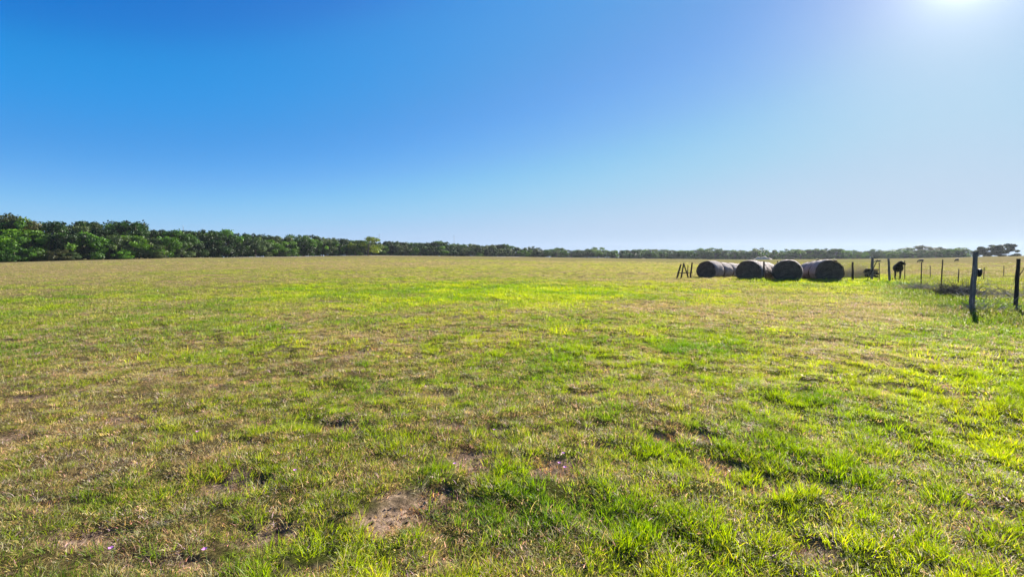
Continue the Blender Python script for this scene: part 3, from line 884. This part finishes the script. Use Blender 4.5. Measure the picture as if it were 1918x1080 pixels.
for ri, ((bx, by_), W, H, azd, cnt) in enumerate(rows):
    p0 = at(bx, by_)
    dv = Vector((math.sin(R(azd)), math.cos(R(azd)), 0))
    for k in range(cnt):
        s = 1 - .055 * k - random.uniform(0, .03) * (k > 0)
        p = p0 + dv * (1.44 * k) + Vector((random.uniform(-.06, .06), 0, 0)) * (k > 0)
        p.z = float(terrain(p.x, p.y, False)) - .02
        e = empty('hay_bale', p, -R(azd) + random.uniform(-.03, .03) * (k > 0))
        side, ends = BV[(ri + k) % 4]
        # width and height of the roll come from the scale of its parts
        for nm, me in (('rolled_side', side), ('cut_end', ends[0]), ('cut_end', ends[1])):
            o = link(nm, me, None, e); o.scale = (W * s, 1, H * s)
        tag(e, 'round hay bale, ' + HB[ri][k], 'hay bale', 'round hay bales in rows by the fence')

# ------------------------------------------------------------------ posts, fence, brace
def wood_post(parent, base, top, r, name='wooden_post', material='wood', n=9, jag=.25):
    b, t = Vector(base), Vector(top)
    m = MB()
    pts, rr = [], []
    for i in range(7):
        f = i / 6
        p = b.lerp(t, f) + Vector((random.uniform(-1, 1), random.uniform(-1, 1), 0)) * r * .12
        pts.append(p); rr.append(r * (1.12 - .2 * f))
    m.tube(pts, rr, n, rough=jag)
    return m.build(name, M[material], parent)

def t_post(parent, base, top, name='metal_post'):
    b, t = Vector(base), Vector(top)
    m = MB(); d = (t - b); h = d.length
    rot = d.to_track_quat('Z', 'Y').to_matrix() @ Matrix.Rotation(random.uniform(-.3, .3), 3, 'Z')
    c = b.lerp(t, .5)
    m.box(c, .045, .007, h, rot); m.box(c + rot @ Vector((0, .021, 0)), .007, .035, h * .998, rot)
    for k in range(int(h / .06)):
        m.box(b + d * ((k + .5) * .06 / h) + rot @ Vector((0, -.008, 0)), .014, .010, .016, rot)
    return m.build(name, M['steel'], parent)

random.seed(21)
def post_pts(px0, py0, px1, py1):
    b = at(px0, py0)
    Z = b.y
    # top: same depth, image position gives x and z
    d = Vector(((px1 - CX) / F, cp + sp * (CY - py1) / F, -sp + cp * (CY - py1) / F))
    k = Z / d.y
    return b - Vector((0, 0, .1)), Vector((d.x * k, Z, CH + d.z * k))

FP = [('wood', 1597.5, 525.5, 1597, 490.5, .055), ('wood', 1633, 524.5, 1634, 482.5, .075), ('steel', 1647, 526, 1646.5, 492, 0), ('wood', 1667, 527, 1664, 484, .06),
      ('steel', 1725, 537, 1726, 490, 0), ('steel', 1762, 546.5, 1766, 486, 0), ('wood', 1820, 580, 1827.5, 471.5, .060), ('steel2', 1901.5, 579, 1908, 484.5, .045)]
fe = empty('wire_fence', at(1725, 537))
fe.location = (0, 0, 0)
tops = []
for k, (ty, a, b, c, d, r) in enumerate(FP):
    p, q = post_pts(a, b, c, d)
    tops.append((p + Vector((0, 0, .1)), q))
    if ty == 'steel': t_post(fe, p, q)
    else:
        o = wood_post(fe, p, q, r, material='wood' if r > .056 else 'dark_wood')
        if ty == 'wood' and r == .060: o['label'] = 'thick grey weathered corner post'
# the fence runs on past the right edge of the picture
for (x, y) in ((17.6, 13.0), (21.5, 12.6)):
    z = float(terrain(x, y)); p, q = Vector((x, y, z - .1)), Vector((x + .03, y, z + 1.4))
    t_post(fe, p, q); tops.append((p + Vector((0, 0, .1)), q))
def wires(posts, heights, parent, r=.0022, stay=.0, sag=.02):
    for hz in heights:
        m = MB()
        for (b0, t0), (b1, t1) in zip(posts[:-1], posts[1:]):
            f0, f1 = hz / (t0 - b0).length, hz / (t1 - b1).length
            p, q = b0.lerp(t0, f0), b1.lerp(t1, f1)
            pts = [p.lerp(q, i / 6) + Vector((0, 0, -sag * math.sin(math.pi * i / 6) + random.uniform(-.006, .006))) for i in range(7)]
            m.tube(pts, r, 4, cap=False)
        m.build('wire_strand', M['wire'], parent)
    if stay:
        for (b0, t0), (b1, t1) in zip(posts[:-1], posts[1:]):
            L_ = (b1 - b0).length; m = MB()
            for i in range(1, int(L_ / stay)):
                f = i * stay / L_
                p = b0.lerp(b1, f); m.tube([p + Vector((0, 0, heights[0])), p + Vector((random.uniform(-.01, .01), 0, heights[-2]))], r * .7, 3, cap=False)
            if m.V: m.build('woven_wire_panel', M['wire'], parent)
wires(tops, (.18, .36, .54, .74, .95, 1.12), fe, r=.0034, stay=.45)
# broken branch wired to the last post and a brace by the second
m = MB(); p = tops[7][0].lerp(tops[7][1], .62); m.tube([p, p + Vector((.12, .0, .18)), p + Vector((.22, .02, .34))], [.016, .012, .006], 6); m.build('broken_branch', M['dark_wood'], fe)
b_, t_ = post_pts(1619.5, 525.5, 1641, 486.5); m = MB(); m.tube([b_ + Vector((0, -.12, 0)), b_.lerp(t_, .5) + Vector((.03, -.1, .02)), t_ + Vector((0, -.1, 0))], [.035, .03, .018], 7, rough=.3); m.build('brace_pole', M['dark_wood'], fe)
tag(fe, 'wire fence on mixed wooden and steel posts bending towards the right edge', 'fence')
b_, t_ = post_pts(1695, 524.5, 1694.5, 488)
o = t_post(None, b_, t_, 'steel_post'); tag(o, 'single steel post standing just right of the black cow', 'fence post')

# black round thing wired to the side of the thick post
bp_ = tops[6][0].lerp(tops[6][1], .64) + Vector((.135, -.02, 0))
o_ = empty('hanging_bucket', bp_)
m = MB(); m.tube([(0, 0, .10), (0, 0, .08), (0, 0, -.03), (0, 0, -.07), (0, 0, -.12)], [.035, .058, .058, .042, .034], 14); m.build('bucket_body', M['plastic'], o_, smooth=True)
m = MB(); m.tube([(-.05, 0, .07), (-.03, 0, .13), (.03, 0, .13), (.05, 0, .07)], .004, 5); m.build('bucket_handle', M['wire'], o_)
tag(o_, 'small rounded black container hung on the right side of the thick post', 'container')

# old brace of leaning posts left of the bales
br = empty('fence_brace', (0, 0, 0))
for (a, b, c, d, r) in ((1267, 524, 1275.5, 495, .06), (1275.5, 514, 1281, 492.5, .05), (1290.5, 518, 1280.5, 493, .045), (1288, 517, 1288.6, 496, .03), (1293, 516, 1296.5, 491.5, .055)):
    p, q = post_pts(a, b, c, d)
    Zr = at(1280, 521).y + (.35 if b < 519 else 0)
    # keep every stick of the frame at the same depth
    fx = Zr / p.y
    p2 = Vector((p.x * fx, Zr, float(terrain(p.x * fx, Zr)) - .08)); q2 = Vector((q.x * fx, Zr, CH + (q.z - CH) * fx))
    wood_post(br, p2, q2, r, name='leaning_post', material='dark_wood')
Zr = at(1280, 521).y + .1
p = Vector(((1268 - CX) / F * Zr, Zr, CH + Zr * (HZ - 510.5) / F)); q = Vector(((1297 - CX) / F * Zr, Zr, CH + Zr * (HZ - 510) / F))
m = MB(); m.tube([p, p.lerp(q, .5) + Vector((0, 0, -.03)), q], [.035, .03, .028], 7, rough=.2); m.build('rail', M['dark_wood'], br)
tag(br, 'old dark fence brace of leaning posts at the left end of the bales', 'fence brace')

# thin post among the bales with fallen pole
p, q = post_pts(1431, 524.5, 1431, 489.5)
o = wood_post(None, p, q, .05, 'wooden_post', 'dark_wood'); tag(o, 'dark wooden post standing between the second and third bale rows', 'fence post')
a_, b_ = at(1452, 524), at(1437, 524)
Zb = q.y - .05
m = MB(); m.tube([Vector(((1434 - CX) / F * Zb, Zb, CH + Zb * (HZ - 506) / F)), Vector(((1443 - CX) / F * Zb, Zb - .1, CH + Zb * (HZ - 511) / F)), Vector(((1455 - CX) / F * Zb, Zb - .25, .04))], [.04, .045, .035], 7, rough=.3)
o = m.build('fallen_pole', M['dark_wood']); tag(o, 'fallen pole leaning from the dark post to the ground by the third row', 'pole')
b_, t_ = post_pts(1455.5, 521, 1455.5, 488); b_.y += 3; b_.x += 1.7; t_.y += 3; t_.x += 1.7; t_.z -= .05
o = t_post(None, b_, t_, 'steel_post'); tag(o, 'thin steel post rising behind the third bale row', 'fence post')

# cross fence in the pasture beyond
ff = empty('cross_fence', (0, 0, 0))
pp = []
for (a, b, c, d) in ((1742.5, 520, 1742, 497), (1794.5, 527.5, 1795.5, 506), (1842.5, 523, 1842.8, 512), (1880, 516, 1880, 503)):
    p, q = post_pts(a, b, c, d); q.z = max(q.z, p.z + .9); t_post(ff, p, q); pp.append((p + Vector((0, 0, .1)), q))
wires(pp, (.3, .6, .85), ff, r=.0018)
tag(ff, 'low wire cross fence on thin steel stakes in the pasture beyond the main fence', 'fence')

# ------------------------------------------------------------------ brush and timber
def twigs(name, c, rx, ry, h, n, material, label, cat, upright=.2, rad_=.008, lo=.3, hi=.9):
    m = MB()
    for _ in range(n):
        a = random.uniform(0, 6.28); r = math.sqrt(random.random())
        x, y = c.x + math.cos(a) * rx * r, c.y + math.sin(a) * ry * r
        z = float(terrain(x, y)) + random.uniform(0, h * (1 - r * r)) * (1 - upright)
        ln = random.uniform(lo, hi); ph = random.uniform(0, 6.28)
        el = random.gauss(upright * 1.5, .25)
        d = Vector((math.cos(ph) * math.cos(el), math.sin(ph) * math.cos(el), abs(math.sin(el))))
        p = Vector((x, y, z)); pts = [p]
        for k in range(3):
            d = (d + Vector((random.gauss(0, .2), random.gauss(0, .2), random.gauss(0, .15)))).normalized(); pts.append(pts[-1] + d * ln / 3)
            if pts[-1].z < z: pts[-1].z = z + .01
        m.tube(pts, [rad_ * random.uniform(.6, 1.5) * f for f in (1, .8, .55, .25)], 4, cap=False)
        for k in range(3):
            s = pts[random.choice((1, 2))]; e = s + (d + Vector((random.gauss(0, .6), random.gauss(0, .6), random.gauss(.1, .4)))).normalized() * ln * random.uniform(.2, .45)
            m.tube([s, e], [rad_ * .5, rad_ * .2], 3, cap=False)
    return tag(m.build(name, M[material]), label, cat)
random.seed(31)
G = 'heaps of cut brush along the fence foot'
twigs('brush_pile', at(1792, 553), .85, .6, .40, 230, 'dark_twig', 'dark heap of cut brush left of the foot of the thick post', 'brush pile')
twigs('brush_pile', at(1728, 543), 1.0, .5, .22, 120, 'twig', 'low grey heap of twigs at the foot of the slim steel posts', 'brush pile')
twigs('brush_pile', at(1768, 556), .6, .3, .10, 45, 'dark_twig', 'thin dark scatter of twigs in front of the fence, below the second slim post', 'brush pile')
twigs('brush_pile', at(1842, 584), .6, .4, .08, 50, 'twig', 'small scatter of pale twigs at the foot of the thick post', 'brush pile')
twigs('brush_pile', at(1890, 556), 2.2, 1.6, .10, 130, 'twig', 'pale sticks strewn over the grass behind the rightmost fence post', 'brush pile', rad_=.012)
for (a, b, rx, h, nn_, lb) in ((1590, 520, .75, 1.0, 120, 'tangle of dead grey stems just right of the rightmost bale'), (1612, 520, .7, 1.05, 110, 'tangle of dead grey stems between the short and forked posts'),
                           (1628, 521, .45, .8, 60, 'tangle of dead stems against the forked post'), (1506, 518, .5, .8, 80, 'dead grey stems filling the gap between the third and last bale rows')):
    c = at(a, b); c.y += .6
    twigs('dead_shrub', c, rx, .5, .3, nn_, 'twig', lb, 'dead shrub', upright=.85, rad_=.007, lo=h * .35, hi=h * 1.15)
# stack of dark boards behind the fence
c = at(1648, 521); c.y += .8
bs = empty('board_stack', c, .15)
z = float(terrain(c.x, c.y, False)) - c.z + .10
for k in range(7):
    m = MB(); m.box((random.uniform(-.08, .08), 0, z), random.uniform(.75, .95), .28, .078, Matrix.Rotation(random.uniform(.0, .14), 3, 'Y') @ Matrix.Rotation(random.uniform(-.2, .2), 3, 'Z'))
    m.build('board', M['dark_wood'], bs); z += .085
for s_ in (-.3, .3):
    m = MB(); m.box((s_, 0, .03), .09, .3, .16); m.build('bearer', M['dark_wood'], bs)
tag(bs, 'slumped stack of dark boards behind the fence, left of the black cow', 'board stack')

# ------------------------------------------------------------------ cattle
def skin_body(name, pts, edges, root, sub=2, material='hide'):
    me = bpy.data.meshes.new(name)
    me.from_pydata([p[:3] for p in pts], edges, [])
    o = bpy.data.objects.new(name, me); COL.objects.link(o)
    s = o.modifiers.new('skin', 'SKIN')
    for i, v in enumerate(me.skin_vertices[0].data):
        rr = pts[i][3]; v.radius = rr if isinstance(rr, tuple) else (rr, rr); v.use_root = (i == root)
    s.use_smooth_shade = True
    q = o.modifiers.new('sub', 'SUBSURF'); q.levels = sub; q.render_levels = sub
    dg = bpy.context.evaluated_depsgraph_get()
    m2 = bpy.data.meshes.new_from_object(o.evaluated_get(dg))
    bpy.data.objects.remove(o); m2.name = name
    m2.materials.clear(); m2.materials.append(M[material])
    return m2

def cow_mesh(pose, material='hide'):
    P_, E = [], []
    def add(x, y, z, r, prev=None):
        P_.append((x, y, z, r)); i = len(P_) - 1
        if prev is not None: E.append((prev, i))
        return i
    # +X is forward, height at withers about 1.3
    pelvis = add(-.62, 0, 1.06, (.30, .29))
    rump = add(-.80, 0, 1.08, (.17, .18), pelvis)
    bel = add(-.25, 0, .88, (.40, .38), pelvis)
    bar = add(.12, 0, .88, (.39, .37), bel)
    sh = add(.48, 0, .98, (.33, .32), bar)
    if pose == 'stand':
        n1 = add(.70, .06, 1.16, (.25, .24), sh); n2 = add(.80, .12, 1.30, (.18, .17), n1)
        hd = add(.84, .20, 1.36, (.15, .15), n2); mz = add(.87, .36, 1.22, (.095, .095), hd); nz = add(.88, .45, 1.15, (.08, .07), mz)
        for s in (-1, 1): 
            e1 = add(.84 + s * .15, .17 - s * .02, 1.44, (.05, .03), hd); add(.84 + s * .29, .14, 1.45, (.045, .02), e1)
    else:
        n1 = add(.82, 0, .86, (.19, .14), sh); n2 = add(1.06, 0, .58, (.13, .11), n1)
        hd = add(1.15, 0, .38, (.12, .11), n2); mz = add(1.22, 0, .20, (.08, .08), hd); nz = add(1.24, 0, .11, (.07, .06), mz)
        for s in (-1, 1):
            e1 = add(1.12, s * .13, .44, (.035, .02), hd); add(1.10, s * .25, .42, (.03, .014), e1)
    for s, ph in ((-1, .0), (1, .06)):
        a = add(-.66 + ph, s * .15, .80, (.15, .11), pelvis); b = add(-.60 + ph, s * .16, .62, .085, a); c = add(-.74 + ph, s * .16, .44, .055, b)
        d = add(-.70 + ph, s * .16, .12, .042, c); add(-.66 + ph, s * .16, .02, .052, d)
        a = add(.46 - ph, s * .15, .78, (.12, .09), sh); b = add(.46 - ph, s * .16, .60, .075, a); c = add(.50 - ph, s * .16, .40, .055, b)
        d = add(.48 - ph, s * .16, .12, .04, c); add(.51 - ph, s * .16, .02, .05, d)
    t = add(-.96, 0, 1.02, .035, rump); t = add(-1.0, .01, .74, .024, t); add(-.98, .02, .46, .034, t)
    return skin_body('cow_body', P_, E, 0, 2, material)
random.seed(5)
cs, cgz = cow_mesh('stand'), cow_mesh('graze')
cb = cow_mesh('graze', 'brown_hide')
def cow(me, px, py, hpx, rz, label, H=1.4):
    p = at(px, py)
    o = link('cow', me, None, None, p)
    s = hpx / F * p.y / H
    o.scale = (s, s, s); o.rotation_euler = (0, 0, rz)
    tag(o, label, 'cow', 'cattle in the pasture beyond the fence')
cow(cs, 1681, 521.5, 34, R(232), 'black cow standing just behind the fence with its head raised', 1.5)
cow(cgz, 1724.5, 492.2, 7.6, R(185), 'distant black cow grazing in line with the slim post behind the twig heap', 1.3)
cow(cgz, 1644, 493, 6.5, R(150), 'distant black cow in line with the posts left of the near cow', 1.3)
cow(cgz, 1792, 490, 6.8, R(200), 'distant black cow grazing left of the thick post', 1.3)
cow(cb, 1564, 492.0, 6.0, R(20), 'distant brown cow showing above the top of the rightmost bale', 1.3)
cow(cgz, 1531, 492, 6.0, R(80), 'distant dark cow seen end on above the second bale of the rightmost row', 1.3)

# ------------------------------------------------------------------ wildflowers
FL = [(372, 825, 'beside the green clump left of centre'), (210, 1053, 'at the bottom left beside the brown bare patch'), (386, 1057, 'at the bottom edge right of the brown bare patch'),
      (852, 878, 'at the left of the dead grass mound'), (927, 823, 'above the dead grass mound'), (1048, 879, 'at the left of the dark patch right of the dead mound'),
      (1057, 895, 'lowest by the dark patch right of the dead mound'), (1055, 860, 'above the dark patch right of the dead mound'), (553, 897, 'small one in the dark hollow left of the bare soil'), (1816, 940, 'near the lower right corner')]
random.seed(9)
for (a, b, wd) in FL:
    p = at(a, b + 9)
    e = empty('wildflower', p, random.uniform(0, 6))
    h = random.uniform(.09, .12)
    m = MB(); m.tube([(0, 0, 0), (.006, 0, h * .5), (0, .004, h)], [.0018, .0015, .0012], 5); m.build('stem', M['stem'], e)
    m = MB()
    for k in range(5):
        an = k * 1.2566; u = Vector((math.cos(an), math.sin(an), .45)).normalized(); v = Vector((-math.sin(an), math.cos(an), 0))
        c0 = Vector((0, .004, h)); q = len(m.V); L_ = .016
        m.V += [c0, c0 + u * L_ * .55 + v * L_ * .42, c0 + u * L_, c0 + u * L_ * .55 - v * L_ * .42]; m.F.append((q, q + 1, q + 2, q + 3))
    m.build('petals', M['petal'], e)
    tag(e, 'small pinkish purple wildflower ' + wd, 'wildflower', 'purple wildflowers in the turf')

# ------------------------------------------------------------------ light, sky, air
SUN_AZ, SUN_EL = R(43.3), R(24.0)
sd = Vector((math.sin(SUN_AZ) * math.cos(SUN_EL), math.cos(SUN_AZ) * math.cos(SUN_EL), math.sin(SUN_EL)))
sl = bpy.data.lights.new('sun', 'SUN'); sl.energy = 5.0; sl.angle = R(.53); sl.color = (1, .93, .82)
so = bpy.data.objects.new('sun', sl); COL.objects.link(so); so.rotation_euler = (-sd).to_track_quat('-Z', 'Y').to_euler(); so.location = sd * 50

w = bpy.data.worlds.new('World'); SC.world = w; w.use_nodes = True
nt = w.node_tree; nt.nodes.clear(); L = nt.links.new
out = nt.nodes.new('ShaderNodeOutputWorld'); bg = nt.nodes.new('ShaderNodeBackground'); bg.inputs['Strength'].default_value = .1
sk = nt.nodes.new('ShaderNodeTexSky'); sk.sky_type = 'NISHITA'; sk.sun_disc = False; sk.sun_elevation = SUN_EL; sk.sun_rotation = SUN_AZ
sk.altitude = 0; sk.air_density = .6; sk.dust_density = .05; sk.ozone_density = 3
EXPO = 1.6
def vmath(op, v, scale=None):
    n = nt.nodes.new('ShaderNodeVectorMath'); n.operation = op
    L(v, n.inputs[0])
    if scale is not None: n.inputs['Scale'].default_value = scale
    return n.outputs[0]
crv = nt.nodes.new('ShaderNodeRGBCurve')
L(vmath('SCALE', sk.outputs[0], .1), crv.inputs['Color'])
for ch, pts in ((0, [(0, 0), (.07, .012), (.13, .072), (.19, .165), (.28, .29), (.43, .40), (.60, .42), (1, .42)]),
                (1, [(0, 0), (.137, .200), (.168, .295), (.24, .345), (.30, .42), (.43, .57), (.60, .60), (.85, .60), (1, .60)]),
                (2, [(0, 0), (.288, .680), (.35, .79), (.428, .81), (.544, .88), (.70, .88), (.9, .86), (1, .85)])):
    c = crv.mapping.curves[ch]
    c.points[0].location = pts[0]; c.points[1].location = pts[-1]
    for p in pts[1:-1]: c.points.new(*p)
crv.mapping.update()
hs_out = vmath('SCALE', crv.outputs[0], 10 / 2 ** EXPO)
# aureole round the sun
tc = nt.nodes.new('ShaderNodeTexCoord'); vm = nt.nodes.new('ShaderNodeVectorMath'); vm.operation = 'DOT_PRODUCT'
nrm = nt.nodes.new('ShaderNodeVectorMath'); nrm.operation = 'NORMALIZE'
L(tc.outputs['Generated'], nrm.inputs[0]); L(nrm.outputs[0], vm.inputs[0]); vm.inputs[1].default_value = sd
mxm = nt.nodes.new('ShaderNodeMath'); mxm.operation = 'MAXIMUM'; mxm.inputs[1].default_value = 0; L(vm.outputs['Value'], mxm.inputs[0])
cur = hs_out
for pw, c in ((1500, (5, 5, 5)), (330, (1.1, 1.1, 1.1)), (60, (.62, .40, .15)), (2.5, (.33, .19, -.06))):
    p_ = nt.nodes.new('ShaderNodeMath'); p_.operation = 'POWER'; p_.inputs[1].default_value = pw; L(mxm.outputs[0], p_.inputs[0])
    sc_ = nt.nodes.new('ShaderNodeVectorMath'); sc_.operation = 'SCALE'; sc_.inputs[0].default_value = c; L(p_.outputs[0], sc_.inputs['Scale'])
    ad = nt.nodes.new('ShaderNodeVectorMath'); ad.operation = 'ADD'; L(cur, ad.inputs[0]); L(sc_.outputs[0], ad.inputs[1]); cur = ad.outputs[0]
L(cur, bg.inputs['Color']); L(bg.outputs[0], out.inputs[0])

# thin air haze
m = MB(); m.box((0, 0, 8), 2300, 2300, 42)
ho = m.build('haze', None)
hm, nt, out = mat('haze_air')
pv = nt.nodes.new('ShaderNodeVolumePrincipled'); pv.inputs['Color'].default_value = (.80, .88, 1, 1); pv.inputs['Density'].default_value = .00009; pv.inputs['Anisotropy'].default_value = .35
nt.links.new(pv.outputs[0], out.inputs['Volume'])
ho.data.materials.append(hm)
tag(ho, 'thin bluish air haze over the far trees', 'haze', kind='stuff')

SC.view_settings.view_transform = 'Standard'; SC.view_settings.look = 'None'; SC.view_settings.exposure = EXPO; SC.view_settings.gamma = 1
SC.cycles.max_bounces = 8; SC.cycles.transparent_max_bounces = 8; SC.cycles.volume_bounces = 0
SC.cycles.use_denoising = True; SC.cycles.denoising_prefilter = 'ACCURATE'; SC.cycles.denoising_input_passes = 'RGB_ALBEDO_NORMAL'
